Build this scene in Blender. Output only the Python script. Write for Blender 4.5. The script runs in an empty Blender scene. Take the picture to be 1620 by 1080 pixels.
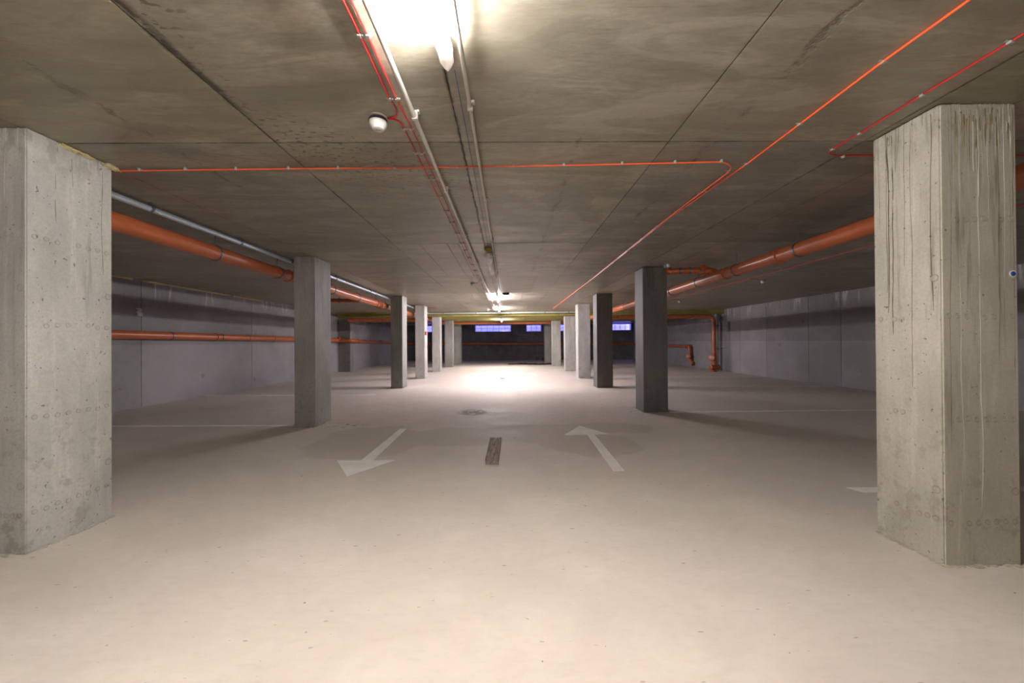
import bpy, bmesh, math, random
from mathutils import Vector, Matrix, noise as mnoise
random.seed(7)
C = bpy.context.scene.collection
PI = math.pi

# ------------------------------------------------------------------ camera
CAMH = 1.2219
cam = bpy.data.cameras.new('camera'); camo = bpy.data.objects.new('camera', cam); C.objects.link(camo)
cam.sensor_fit = 'HORIZONTAL'; cam.sensor_width = 36.0; cam.lens = 590.0 / 1620.0 * 36.0
cam.clip_start = 0.05; cam.clip_end = 200
cam.shift_x = 4.43 / 1620.0; cam.shift_y = -1.51 / 1620.0
camo.matrix_world = (Matrix.Translation((0, 0, CAMH)) @ Matrix.Rotation(-0.0061, 4, 'Z')
                     @ Matrix.Rotation(PI / 2 + 0.0048, 4, 'X') @ Matrix.Rotation(-0.0065, 4, 'Z'))
bpy.context.scene.camera = camo

# ------------------------------------------------------------------ world, exposure
W = bpy.data.worlds.new('world'); bpy.context.scene.world = W; W.use_nodes = True
bg = W.node_tree.nodes['Background']; bg.inputs[0].default_value = (0.26, 0.24, 1.0, 1); bg.inputs[1].default_value = 1.35
vs = bpy.context.scene.view_settings
vs.view_transform = 'Standard'; vs.look = 'None'; vs.gamma = 1.0; vs.use_curve_mapping = False
vs.exposure = 3.4
NEAR_LIGHT = 43.0      # the tube over the camera
FAR_LIGHT = 58.0       # tubes further down the aisle
REAR_LIGHT = 13.0      # tubes behind the camera

# ------------------------------------------------------------------ node helper
class Mat:
    def __init__(s, name):
        s.m = bpy.data.materials.new(name); s.m.use_nodes = True
        s.t = s.m.node_tree; s.b = s.t.nodes['Principled BSDF']; s.out = s.t.nodes['Material Output']
        s._co = None
    def n(s, kind, **kw):
        x = s.t.nodes.new(kind)
        for k, v in kw.items(): setattr(x, k, v)
        return x
    def link(s, a, b): s.t.links.new(a, b)
    def put(s, sock, v):
        if isinstance(v, bpy.types.NodeSocket): s.link(v, sock)
        else: sock.default_value = v
    def co(s):
        if s._co is None: s._co = s.n('ShaderNodeNewGeometry').outputs['Position']
        return s._co
    def xyz(s):
        p = s.n('ShaderNodeSeparateXYZ'); s.link(s.co(), p.inputs[0]); return p.outputs
    def math(s, op, a, b=0.0, c=None, clamp=False):
        x = s.n('ShaderNodeMath', operation=op, use_clamp=clamp)
        s.put(x.inputs[0], a); s.put(x.inputs[1], b)
        if c is not None: s.put(x.inputs[2], c)
        return x.outputs[0]
    def noise(s, scale, detail=4, rough=.6, vec=None, sc=(1, 1, 1), off=(0, 0, 0), dist=0):
        mp = s.n('ShaderNodeMapping'); s.link(vec or s.co(), mp.inputs[0]); mp.inputs['Scale'].default_value = sc
        mp.inputs['Location'].default_value = off
        x = s.n('ShaderNodeTexNoise'); s.link(mp.outputs[0], x.inputs['Vector'])
        x.inputs['Scale'].default_value = scale; x.inputs['Detail'].default_value = detail
        x.inputs['Roughness'].default_value = rough; x.inputs['Distortion'].default_value = dist
        return x.outputs[0]
    def ramp(s, v, a, b, lo=0.0, hi=1.0):
        x = s.n('ShaderNodeMapRange', interpolation_type='SMOOTHSTEP'); s.put(x.inputs[0], v)
        x.inputs[1].default_value = a; x.inputs[2].default_value = b; x.inputs[3].default_value = lo; x.inputs[4].default_value = hi
        return x.outputs[0]
    def mix(s, f, a, b, mode='MIX'):
        x = s.n('ShaderNodeMix', data_type='RGBA', blend_type=mode)
        s.put(x.inputs[0], f)
        for i, v in ((6, a), (7, b)):
            if not isinstance(v, bpy.types.NodeSocket): v = tuple(v) + (1,) if len(v) == 3 else v
            s.put(x.inputs[i], v)
        return x.outputs[2]
    def bump(s, h, strength=.3, dist=.01):
        x = s.n('ShaderNodeBump'); x.inputs['Strength'].default_value = strength; x.inputs['Distance'].default_value = dist
        s.link(h, x.inputs['Height']); s.link(x.outputs[0], s.b.inputs['Normal'])
    def fin(s, col, rough=.8, metal=0, spec=.4):
        s.put(s.b.inputs['Base Color'], tuple(col) + (1,) if isinstance(col, tuple) and len(col) == 3 else col)
        s.put(s.b.inputs['Roughness'], rough); s.b.inputs['Metallic'].default_value = metal
        s.b.inputs['Specular IOR Level'].default_value = spec
        return s.m
    def tone(s):
        a = s.n('ShaderNodeAttribute', attribute_name='tone'); return a.outputs['Color']

def seam(m, axis, c, w, nz, wob, amt, lo, hi, broken):
    """dirty streak following a joint at constant coordinate c"""
    p = m.xyz()[axis]
    d = m.math('SUBTRACT', p, c)
    d = m.math('ADD', d, m.math('MULTIPLY', m.math('SUBTRACT', nz, .5), wob))
    k = m.ramp(m.math('ABSOLUTE', d), 0.0, w, 1.0, 0.0)
    o = m.xyz()[1 - axis]
    k = m.math('MULTIPLY', k, m.ramp(o, lo - .25, lo)); k = m.math('MULTIPLY', k, m.ramp(o, hi, hi + .3, 1, 0))
    k = m.math('MULTIPLY', k, m.ramp(broken, .42, .6)); return m.math('MULTIPLY', k, amt)

def mat_ceiling():
    m = Mat('ceiling_concrete')
    big = m.noise(.9, 3, .55, sc=(1, .8, 1)); mid = m.noise(3.2, 5, .62, sc=(.45, 1.6, 1), dist=.4); fine = m.noise(38, 4, .7, sc=(.35, 1, 1))
    col = m.mix(m.ramp(big, .3, .72), (.37, .335, .265), (.54, .495, .40))
    col = m.mix(m.ramp(mid, .32, .75), (.27, .245, .19), col)
    col = m.mix(m.ramp(fine, .35, .7, 0, .5), col, (.24, .21, .165))
    # streaks drawn across the sheets
    st = m.noise(5, 5, .7, sc=(.5, 9, 1), dist=.2, off=(3, 1, 0))
    col = m.mix(m.ramp(st, .57, .70, 0, .6), col, (.17, .15, .115))
    tw = m.noise(1.7, 5, .65, sc=(.35, 1.5, 1), dist=1.2, off=(11, 4, 0))
    col = m.mix(m.ramp(tw, .56, .62, 0, .35), col, (.50, .465, .395)); col = m.mix(m.ramp(tw, .40, .46, .4, 0), col, (.20, .182, .15))
    # olive specks
    sp = m.noise(34, 2, .5, sc=(.6, 1.1, 1), off=(5, 9, 0)); zone = m.noise(.8, 2, .5, off=(2, 5, 0))
    px_, py_, pz_ = m.xyz()
    spk = m.math('MULTIPLY', m.ramp(sp, .59, .64), m.ramp(zone, .40, .56))
    spk = m.math('MULTIPLY', spk, m.math('MULTIPLY', m.ramp(px_, -.5, -.2, 1, .12), m.math('MULTIPLY', m.ramp(px_, -1.5, -1.44), m.ramp(py_, 2.3, 4.5, 1, .2))))
    col = m.mix(m.math('MULTIPLY', spk, .75), col, (.085, .072, .05))
    wob = m.noise(4.5, 5, .7, off=(1, 7, 0)); br = m.noise(6.5, 5, .75, off=(8, 2, 0))
    seams = [seam(m, 0, -1.45, .035, wob, .10, .95, .3, 1.9, m.math('ADD', br, .1)),
             seam(m, 0, -1.46, .012, wob, .03, .85, 1.8, 4.6, br),
             seam(m, 0, -.284, .016, wob, .05, .9, 1.2, 4.9, m.math('ADD', br, .08)),
             seam(m, 0, 1.35, .03, wob, .18, .7, .2, 3.8, m.math('SUBTRACT', br, .04)),
             seam(m, 0, .47, .035, wob, .16, .55, 2.3, 6.6, m.math('SUBTRACT', br, .02)),
             seam(m, 0, -2.17, .03, wob, .20, .55, .4, 3.0, br),
             seam(m, 0, 2.30, .02, wob, .05, .6, 1.0, 9.0, br),
             seam(m, 1, 2.376, .010, wob, .02, .8, -3.0, 3.6, br),
             seam(m, 1, 4.80, .02, wob, .04, .7, -1.2, .2, br)]
    s = seams[0]
    for q in seams[1:]: s = m.math('MAXIMUM', s, q)
    col = m.mix(s, col, (.06, .05, .035))
    # damp band beside the joint at the unlit lamp and damp clouds on the aisle sheets
    x, y, z = m.xyz()
    wob2 = m.noise(2.2, 4, .6, off=(4, 4, 0))
    dy = m.math('ABSOLUTE', m.math('ADD', m.math('SUBTRACT', y, 4.68), m.math('MULTIPLY', m.math('SUBTRACT', wob2, .5), .3)))
    band = m.math('MULTIPLY', m.ramp(dy, .07, .13, 1, 0), m.math('MULTIPLY', m.ramp(x, -.15, -.08), m.ramp(x, .9, 1.5, 1, 0)))
    cloud = m.math('MULTIPLY', m.ramp(wob2, .50, .56), m.math('MULTIPLY', m.ramp(x, -.25, -.1), m.math('MULTIPLY', m.ramp(y, 2.5, 3.4), m.ramp(y, 7.0, 7.5, 1, 0))))
    col = m.mix(m.math('MAXIMUM', m.math('MULTIPLY', band, .5), m.math('MULTIPLY', cloud, .38)), col, (.16, .148, .125))
    col = m.mix(1.0, col, m.tone(), 'MULTIPLY')
    m.bump(m.math('ADD', m.math('ADD', mid, m.math('MULTIPLY', fine, .12)), m.math('MULTIPLY', s, -1.5)), .35, .012)
    return m.fin(col, m.ramp(mid, .3, .7, .34, .5), spec=.5)

def mat_column(name='column_concrete', a=(.48, .47, .44), b=(.35, .343, .32), dark=(.20, .19, .165), streak=.55):
    m = Mat(name)
    tc = m.n('ShaderNodeTexCoord').outputs['Object']
    big = m.noise(1.6, 4, .6, sc=(1.3, 1.3, .7)); vert = m.noise(11, 6, .7, sc=(1, 1, .07), dist=.25)
    fine = m.noise(60, 3, .65); patch = m.noise(7, 6, .75, off=(4, 1, 3))
    x, y, z = m.xyz()
    col = m.mix(m.ramp(big, .3, .7), b, a)
    up = m.ramp(z, .3, 2.3, .35, 1.0)
    col = m.mix(m.math('MULTIPLY', m.math('MULTIPLY', m.ramp(vert, .54, .68), up), streak), col, dark)
    col = m.mix(m.math('MULTIPLY', m.ramp(vert, .36, .46, 1, 0), .35), col, (.60, .58, .53))
    low = m.ramp(z, 0.1, 1.3, 1.0, .25)
    col = m.mix(m.math('MULTIPLY', m.math('MULTIPLY', m.ramp(patch, .54, .62), low), .5), col, (.22, .205, .165))
    col = m.mix(m.ramp(fine, .35, .7, 0, .3), col, (.27, .25, .21))
    pits = m.noise(46, 1, .4, off=(2, 2, 2)); col = m.mix(m.ramp(pits, .73, .76, 0, .7), col, (.09, .08, .06))
    # laitance crust at the very top and soot at the foot
    crust = m.math('MULTIPLY', m.ramp(z, 2.2, 2.45), m.ramp(m.noise(14, 5, .7, sc=(1, 1, .5)), .48, .6))
    col = m.mix(m.math('MULTIPLY', crust, .5), col, (.24, .22, .16))
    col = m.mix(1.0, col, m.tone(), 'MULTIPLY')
    h = m.math('ADD', m.math('MULTIPLY', vert, .9), m.math('ADD', m.math('MULTIPLY', fine, .15), m.math('MULTIPLY', patch, .3)))
    h = m.math('SUBTRACT', h, m.ramp(pits, .71, .76, 0, .5))
    m.bump(h, .45, .006)
    return m.fin(col, .62, spec=.35)

def mat_wall():
    m = Mat('wall_concrete')
    big = m.noise(.8, 4, .6, sc=(1, 1, 1.3)); vert = m.noise(7, 6, .7, sc=(1, 1, .09), dist=.3); fine = m.noise(25, 4, .7)
    x, y, z = m.xyz()
    wob = m.noise(5, 4, .6)
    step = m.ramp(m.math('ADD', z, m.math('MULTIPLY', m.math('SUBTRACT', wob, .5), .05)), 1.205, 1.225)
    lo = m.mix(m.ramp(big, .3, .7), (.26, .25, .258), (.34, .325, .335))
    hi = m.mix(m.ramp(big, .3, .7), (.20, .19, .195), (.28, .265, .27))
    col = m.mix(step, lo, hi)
    col = m.mix(m.math('MULTIPLY', m.math('MULTIPLY', m.ramp(vert, .54, .66), m.ramp(z, .6, 2.4)), .55), col, (.2, .19, .18))
    col = m.mix(m.math('MULTIPLY', m.ramp(vert, .38, .44, 1, 0), m.ramp(z, 2.0, 2.4, 0, .7)), col, (.58, .57, .54))
    col = m.mix(m.ramp(fine, .4, .7, 0, .25), col, (.28, .26, .25))
    sp = m.noise(3.1, 2, .4, off=(7, 3, 1)); col = m.mix(m.ramp(sp, .74, .76, 0, .5), col, (.17, .12, .08))
    col = m.mix(1.0, col, m.tone(), 'MULTIPLY')
    m.bump(m.math('ADD', vert, m.math('MULTIPLY', fine, .3)), .3, .008)
    return m.fin(col, .7, spec=.3)

def mat_floor():
    m = Mat('floor_screed')
    x, y, z = m.xyz()
    big = m.noise(.55, 4, .6); mid = m.noise(2.4, 6, .68, sc=(.7, 1.2, 1), dist=.8); fine = m.noise(24, 5, .7, sc=(.5, 1.3, 1))
    col = m.mix(m.ramp(big, .3, .7), (.575, .525, .465), (.645, .595, .53))
    col = m.mix(m.ramp(mid, .35, .7, .45, 0), col, (.50, .45, .395))
    col = m.mix(m.ramp(fine, .45, .75, 0, .25), col, (.42, .37, .31))
    # older darker screed showing in clouds around the arrows, ragged edges
    w = m.noise(1.5, 5, .6, off=(3, 3, 0)); w3 = m.math('MULTIPLY', m.math('SUBTRACT', w, .5), .9)
    def blob(cx, cy, rx, ry, e=.12):
        d = m.math('SQRT', m.math('ADD', m.math('POWER', m.math('DIVIDE', m.math('SUBTRACT', x, cx), rx), 2.0),
                                  m.math('POWER', m.math('DIVIDE', m.math('SUBTRACT', y, cy), ry), 2.0)))
        return m.ramp(m.math('ADD', d, w3), 1 - e, 1.0, 1, 0)
    bl = blob(-1.75, 4.7, .75, .8)
    for a in ((-.7, 4.9, .7, .55), (.35, 5.1, .75, .55), (1.0, 4.5, .6, .55), (1.4, 5.3, .8, .35)): bl = m.math('MAXIMUM', bl, blob(*a))
    col = m.mix(m.math('MULTIPLY', bl, .33), col, (.36, .315, .27))
    # mud scuffs
    sc = m.noise(9, 6, .8, sc=(.5, 1.4, 1), off=(9, 1, 0)); far = m.math('MULTIPLY', m.ramp(y, 4.5, 6), m.ramp(y, 8.5, 11, 1, 0))
    col = m.mix(m.math('MULTIPLY', m.ramp(sc, .57, .64), m.math('MULTIPLY', far, .55)), col, (.27, .21, .15))
    def dirt(cx, cy, rx, ry, thr):
        k = blob(cx, cy, rx, ry, .6); return m.math('MULTIPLY', k, m.ramp(m.noise(13, 6, .8, sc=(.6, 1, 1)), thr, thr + .04))
    dd = m.math('MAXIMUM', dirt(-.58, 6.55, .34, .34, .44), m.math('MAXIMUM', dirt(-.2, 6.4, .22, .2, .56), m.math('MAXIMUM', dirt(-2.5, 5.6, .5, .3, .55), dirt(2.4, 6.6, .5, .5, .56))))
    col = m.mix(m.math('MULTIPLY', dd, .95), col, (.10, .075, .05))
    # specks
    sp = m.noise(30, 1, .3, sc=(.6, 1.6, 1), off=(1, 12, 0)); col = m.mix(m.ramp(sp, .765, .78, 0, .5), col, (.16, .13, .09))
    # rain-thin scratches
    scr = m.noise(5, 3, .5, sc=(.4, 7, 1), dist=2.0, off=(2, 0, 0)); col = m.mix(m.ramp(m.math('ABSOLUTE', m.math('SUBTRACT', scr, .5)), 0, .006, .22, 0), col, (.40, .35, .29))
    col = m.mix(m.ramp(x, -7.5, -2.6, .12, 0), col, (.40, .38, .40))
    m.bump(m.math('ADD', mid, m.math('MULTIPLY', fine, .25)), .12, .01)
    return m.fin(col, m.ramp(mid, .3, .7, .60, .78), spec=.35)

def mat_plain(name, col, rough=.5, metal=0, spec=.5, var=.12, scale=8, bump=0):
    m = Mat(name); nz = m.noise(scale, 4, .6)
    c = m.mix(m.ramp(nz, .3, .7, 0, var), col, tuple(v * .45 for v in col))
    if bump: m.bump(m.noise(scale * 3, 4, .6), bump, .004)
    return m.fin(c, rough, metal, spec)

def mat_emit(name, col, s):
    m = Mat(name); m.b.inputs['Base Color'].default_value = (.8, .8, .8, 1)
    m.b.inputs['Emission Color'].default_value = tuple(col) + (1,); m.b.inputs['Emission Strength'].default_value = s
    return m.m

M = dict(
    ceiling=mat_ceiling(), floor=mat_floor(), wall=mat_wall(), column=mat_column(),
    column2=mat_column('column_concrete_rough', (.50, .475, .405), (.37, .35, .29), (.17, .15, .10), .8),
    backwall=mat_plain('dark_concrete', (.17, .17, .18), .8, 0, .2, .5, 2.5),  # mottled concrete, darker than the side walls
    yellow=mat_plain('yellow_insulation_render', (.31, .27, .07), .75, 0, .3, .5, 3, .3),
    orange=mat_plain('orange_pvc', (.47, .125, .042), .30, 0, .5, .22, 5),
    orange2=mat_plain('orange_pvc_fitting', (.42, .105, .030), .34, 0, .5, .2, 9),
    rubber=mat_plain('black_rubber', (.02, .02, .02), .6),
    steel=mat_plain('galvanised_steel', (.55, .63, .72), .34, .5, .5, .25, 14),
    clamp=mat_plain('zinc_clamp', (.16, .18, .21), .35, .7, .5, .2, 30),
    greypipe=mat_plain('grey_pipe', (.36, .36, .40), .4, .1, .5, .2, 6),
    clip=mat_plain('pale_cable_clip', (.42, .45, .42), .4, .2, .5, .3, 60),
    red=mat_plain('red_cable_sheath', (.62, .022, .018), .35, 0, .5, .15, 20),
    orangecable=mat_plain('orange_red_cable_sheath', (.95, .12, .03), .35, 0, .5, .12, 20),
    conduit=mat_plain('pale_grey_conduit', (.62, .59, .54), .4, 0, .5, .18, 12),
    blue=mat_plain('blue_string', (.04, .10, .42), .7),
    white=mat_plain('white_plastic', (.62, .60, .57), .35, 0, .5, .1, 20),
    detband=mat_plain('dark_purple_band', (.075, .065, .105), .4),
    darkplastic=mat_plain('dark_plastic', (.05, .045, .06), .4),
    paint=mat_plain('white_road_paint', (.86, .83, .78), .6, 0, .4, .22, 6),
    faintpaint=mat_plain('worn_road_paint', (.70, .66, .60), .6, 0, .4, .3, 6),
    bluepaint=mat_plain('pale_blue_grey_line_paint', (.84, .86, .93), .6, 0, .4, .3, 7),
    wood=None, foam=mat_plain('pale_yellow_foam', (.62, .53, .30), .85, 0, .2, .35, 40, .6),
    fire=mat_plain('fire_red_plastic', (.70, .015, .02), .35),
    winframe=mat_plain('white_window_frame', (.75, .76, .85), .4),
    slat=mat_plain('pale_well_boards', (.62, .62, .72), .6, 0, .3, .2, 3),
    mullion=mat_plain('dark_window_bar', (.08, .08, .16), .5),
    ceramic=mat_plain('pale_tile', (.70, .66, .60), .4), terracotta=mat_plain('brown_tile_edge', (.22, .14, .09), .7),
    mud=mat_plain('brown_mud', (.045, .032, .016), .45, 0, .5, .6, 12, .6), crumb=mat_plain('grey_crumb', (.28, .25, .21), .8),
    bluecone=mat_plain('blue_cone', (.015, .06, .40), .5),
    tape=mat_plain('yellow_tape', (.42, .33, .05), .6),
    tube_near=mat_emit('lit_tube_warm', (1, .95, .905), NEAR_LIGHT),
    tube_far=mat_emit('lit_tube_cool', (1, .92, .99), FAR_LIGHT),
    tube_rear=mat_emit('lit_tube_neutral', (1, .92, .84), REAR_LIGHT),
)
def mat_wood():
    m = Mat('weathered_board'); g = m.noise(9, 6, .7, sc=(6, .5, 2), dist=.4); k = m.noise(40, 3, .6)
    c = m.mix(m.ramp(g, .35, .65), (.13, .095, .065), (.34, .28, .22)); c = m.mix(m.ramp(k, .5, .7, 0, .5), c, (.5, .45, .38))
    m.bump(g, .6, .006); return m.fin(c, .8)
M['wood'] = mat_wood()
def mat_wrap():
    m = Mat('crumpled_plastic_film'); n1 = m.noise(30, 4, .7)
    m.bump(n1, .9, .01); m.fin((.88, .86, .83), .3, 0, .6)
    m.b.inputs['Transmission Weight'].default_value = .0; m.b.inputs['Subsurface Weight'].default_value = .25
    return m.m
M['wrap'] = mat_wrap()
def mat_film():
    m = Mat('thin_translucent_film'); tr = m.n('ShaderNodeBsdfTranslucent'); tr.inputs[0].default_value = (.95, .93, .9, 1)
    df = m.n('ShaderNodeBsdfDiffuse'); df.inputs[0].default_value = (.85, .83, .8, 1)
    mx = m.n('ShaderNodeMixShader'); mx.inputs[0].default_value = .6; m.link(df.outputs[0], mx.inputs[1]); m.link(tr.outputs[0], mx.inputs[2])
    m.link(mx.outputs[0], m.out.inputs[0]); return m.m
M['film'] = mat_film()
def mat_glass():
    m = Mat('window_glass'); t = m.n('ShaderNodeBsdfTransparent'); t.inputs[0].default_value = (.85, .87, .97, 1)
    g = m.n('ShaderNodeBsdfGlossy'); g.inputs['Roughness'].default_value = .1
    mx = m.n('ShaderNodeMixShader'); mx.inputs[0].default_value = .08; m.link(t.outputs[0], mx.inputs[1]); m.link(g.outputs[0], mx.inputs[2])
    m.link(mx.outputs[0], m.out.inputs[0]); return m.m
M['glass'] = mat_glass()

# ------------------------------------------------------------------ mesh helpers
def BM():
    b = bmesh.new(); b.loops.layers.color.new('tone'); return b
def obj(name, bm, mat, parent=None, smooth=False, keep_tone=False):
    lay = bm.loops.layers.color.get('tone')
    if lay is not None and not keep_tone: bm.loops.layers.color.remove(lay)
    me = bpy.data.meshes.new(name); bm.to_mesh(me); bm.free()
    for x in (mat if isinstance(mat, (list, tuple)) else [mat]): me.materials.append(x)
    if smooth:
        for p in me.polygons: p.use_smooth = True
        try: me.set_sharp_from_angle(angle=math.radians(40))
        except Exception: pass
    o = bpy.data.objects.new(name, me); C.objects.link(o)
    if parent: o.parent = parent
    return o
def rebase(o, loc):
    """give a mesh object its own origin (geometry stays where it is)"""
    loc = Vector(loc); o.data.transform(Matrix.Translation(-loc)); o.location = loc
def tag(o, label, cat=None, group=None, kind=None):
    if label: o['label'] = label
    if cat: o['category'] = cat
    if group: o['group'] = group
    if kind: o['kind'] = kind
    return o
def thing(name, label, cat, group=None):
    o = bpy.data.objects.new(name, None); C.objects.link(o); o.empty_display_size = .1
    return tag(o, label, cat, group)
def paint(bm, faces, v):
    lay = bm.loops.layers.color.get('tone')
    if lay is None: return
    v = v if isinstance(v, tuple) else (v, v, v)
    for f in faces:
        for l in f.loops: l[lay] = v + (1,)
def box(bm, x0, x1, y0, y1, z0, z1, tone=1.0, bevel=0, seg=1):
    r = bmesh.ops.create_cube(bm, size=1)
    vs_ = r['verts']
    bmesh.ops.transform(bm, matrix=Matrix.Translation(((x0 + x1) / 2, (y0 + y1) / 2, (z0 + z1) / 2)) @ Matrix.Diagonal((abs(x1 - x0), abs(y1 - y0), abs(z1 - z0), 1)), verts=vs_)
    fs = set(f for v in vs_ for f in v.link_faces); paint(bm, fs, tone)
    if bevel:
        es = list(set(e for v in vs_ for e in v.link_edges))
        r = bmesh.ops.bevel(bm, geom=es, offset=bevel, segments=seg, affect='EDGES', clamp_overlap=True)
        paint(bm, r['faces'], tone)
    return vs_
def fillet(pts, r, n=6):
    pts = [Vector(p) for p in pts]; out = [pts[0]]
    for i in range(1, len(pts) - 1):
        a, b, c = pts[i - 1], pts[i], pts[i + 1]
        u = (a - b).normalized(); v = (c - b).normalized()
        rr = min(r, (a - b).length * .49, (c - b).length * .49)
        p0 = b + u * rr; p1 = b + v * rr
        for k in range(n + 1):
            t = k / n; out.append(p0 * (1 - t) ** 2 + b * 2 * t * (1 - t) + p1 * t ** 2)
    out.append(pts[-1]); return out
def sweep(bm, pts, r, seg=16, cap=True):
    pts = [Vector(p) for p in pts]; n = len(pts)
    rs = r if isinstance(r, (list, tuple)) else [r] * n
    t0 = (pts[1] - pts[0]).normalized(); up = Vector((0, 0, 1)) if abs(t0.z) < .9 else Vector((1, 0, 0))
    a = t0.cross(up).normalized(); rings = []; fs = []
    for i in range(n):
        t = ((pts[min(i + 1, n - 1)] - pts[i]).normalized() + (pts[i] - pts[max(i - 1, 0)]).normalized())
        t = t.normalized() if t.length > 1e-6 else t0
        a = (a - t * a.dot(t)).normalized(); b = t.cross(a)
        rings.append([bm.verts.new(pts[i] + (a * math.cos(2 * PI * k / seg) + b * math.sin(2 * PI * k / seg)) * rs[i]) for k in range(seg)])
    for i in range(n - 1):
        for k in range(seg):
            fs.append(bm.faces.new((rings[i][k], rings[i][(k + 1) % seg], rings[i + 1][(k + 1) % seg], rings[i + 1][k])))
    if cap:
        fs.append(bm.faces.new(rings[0][::-1])); fs.append(bm.faces.new(rings[-1]))
    return fs
def lathe(bm, prof, centre, axis='Z', seg=28):
    """prof = [(radius, height)], revolved about an axis through centre"""
    ax = {'X': Vector((1, 0, 0)), 'Y': Vector((0, 1, 0)), 'Z': Vector((0, 0, 1))}.get(axis, axis)
    ax = Vector(ax).normalized(); u = ax.orthogonal().normalized(); v = ax.cross(u); c = Vector(centre); rings = []
    for r, h in prof:
        rings.append([bm.verts.new(c + ax * h + (u * math.cos(2 * PI * k / seg) + v * math.sin(2 * PI * k / seg)) * max(r, 1e-4)) for k in range(seg)])
    for i in range(len(prof) - 1):
        for k in range(seg):
            bm.faces.new((rings[i][k], rings[i][(k + 1) % seg], rings[i + 1][(k + 1) % seg], rings[i + 1][k]))
    bm.faces.new(rings[0][::-1]); bm.faces.new(rings[-1]); bmesh.ops.recalc_face_normals(bm, faces=bm.faces)

# ------------------------------------------------------------------ the shell
XL, XR, YB, YF, H = -7.2, 8.78, 25.8, -10.0, 2.5
def struct(name, bm, mat, smooth=False, keep_tone=True):
    return tag(obj(name, bm, mat, None, smooth, keep_tone), None, kind='structure')

b = BM(); box(b, XL - .3, XR + .3, YF - .3, YB + .3, -.3, 0); struct('floor', b, M['floor'])

# ceiling: cast against formwork sheets, each sheet a hair off its neighbours
b = BM(); box(b, XL - .3, XR + .3, YF - .3, YB + .3, H + .006, H + .35, .5)
rows = [YF, -7.35, -4.9, -2.45, -.05, 2.376, 4.806, 7.22, 9.68, 12.1, 14.52, 17.0, 19.4, 21.85, 24.3, YB]
base = [XL, -6.6, -5.35, -4.10, -2.85, -1.462, -.284, 1.045, 2.305, 2.77, 4.0, 5.25, 6.5, 7.75, XR]
for j in range(len(rows) - 1):
    xs = list(base)
    if j == 6: xs += [-1.123, -.766, -.62]
    if j == 7: xs += [-.70, .60]
    if j == 8: xs += [-.95, .42]
    if j == 9: xs += [-1.0, .75]
    xs = sorted(set(xs)); tr = .96 if j % 2 else 1.03
    for i in range(len(xs) - 1):
        t = tr * random.uniform(.93, 1.06); t = (t, t * random.uniform(.985, 1.01), t * random.uniform(.96, 1.02))
        dz = random.uniform(0, .0015); g = .0036
        box(b, xs[i] + g, xs[i + 1] - g, rows[j] + g, rows[j + 1] - g, H + dz, H + .008, t)
struct('ceiling', b, M['ceiling'])

def side_wall(name, x0, x1, xin, joints):
    b = BM(); s = 1 if x1 > xin else -1
    ys = [YF] + joints + [YB]
    box(b, min(x0, x1), max(x0, x1), YF - .3, YB + .3, 0, H + .3, .35)
    for i in range(len(ys) - 1):
        t = random.uniform(.92, 1.06); g = .005
        a, c = sorted((xin, xin + s * .012))
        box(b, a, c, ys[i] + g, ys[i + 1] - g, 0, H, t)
    return struct(name, b, M['wall'])
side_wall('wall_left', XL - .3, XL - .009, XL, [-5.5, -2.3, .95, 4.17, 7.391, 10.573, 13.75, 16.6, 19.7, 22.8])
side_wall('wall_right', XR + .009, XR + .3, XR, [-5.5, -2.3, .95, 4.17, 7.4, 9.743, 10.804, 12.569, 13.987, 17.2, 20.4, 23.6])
b = BM(); box(b, XL - .3, XR + .3, YF - .3, YF, 0, H); struct('wall_front', b, M['wall'])

# back wall with its row of high windows
wins = [(-5.9, -4.86, 1.95, 2.41, 3), (-2.2, .29, 1.955, 2.42, 6), (1.35, 2.39, 1.96, 2.425, 3), (3.66, 4.78, 1.97, 2.435, 3), (7.2, 8.62, 2.0, 2.47, 4)]
b = BM(); x = XL - .3
for (a, c, z0, z1, n) in wins:
    box(b, x, a, YB, YB + .3, 0, H + .1); box(b, a, c, YB, YB + .3, 0, z0); box(b, a, c, YB, YB + .3, z1, H + .1); x = c
box(b, x, XR + .3, YB, YB + .3, 0, H + .1)
struct('wall_back', b, M['backwall'])
for k, (a, c, z0, z1, n) in enumerate(wins):
    w = thing('window_%d' % (k + 1), None, None); w.location = ((a + c) / 2, YB + .2, z0); w['kind'] = 'structure'
    bf = BM(); t = .035; y0, y1 = YB + .16, YB + .22
    box(bf, a, a + t, y0, y1, z0, z1); box(bf, c - t, c, y0, y1, z0, z1); box(bf, a + t, c - t, y0, y1, z0, z0 + t); box(bf, a + t, c - t, y0, y1, z1 - t, z1)
    o = obj('window_frame', bf, M['winframe']); rebase(o, w.location); o.location = (0, 0, 0); o.parent = w
    bl = BM()   # white plastered reveal
    box(bl, a, a + .012, YB - .004, YB + .16, z0, z1); box(bl, c - .012, c, YB - .004, YB + .16, z0, z1); box(bl, a, c, YB - .004, YB + .16, z0, z0 + .012)
    box(bl, a, c, YB - .004, YB + .16, z1 - .012, z1)
    o = obj('window_reveal', bl, M['winframe']); rebase(o, w.location); o.location = (0, 0, 0); o.parent = w
    bb = BM()
    for i in range(1, n): q = a + (c - a) * i / n; box(bb, q - .012, q + .012, y0 + .01, y1 - .01, z0 + t, z1 - t)
    box(bb, a + t, c - t, y0 + .015, y1 - .015, (z0 + z1) / 2 - .006, (z0 + z1) / 2 + .006)
    o = obj('window_bars', bb, M['mullion']); rebase(o, w.location); o.location = (0, 0, 0); o.parent = w
    bp = BM(); box(bp, a + t, c - t, YB + .188, YB + .192, z0 + t, z1 - t)
    o = obj('window_pane', bp, M['glass']); rebase(o, w.location); o.location = (0, 0, 0); o.parent = w
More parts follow.
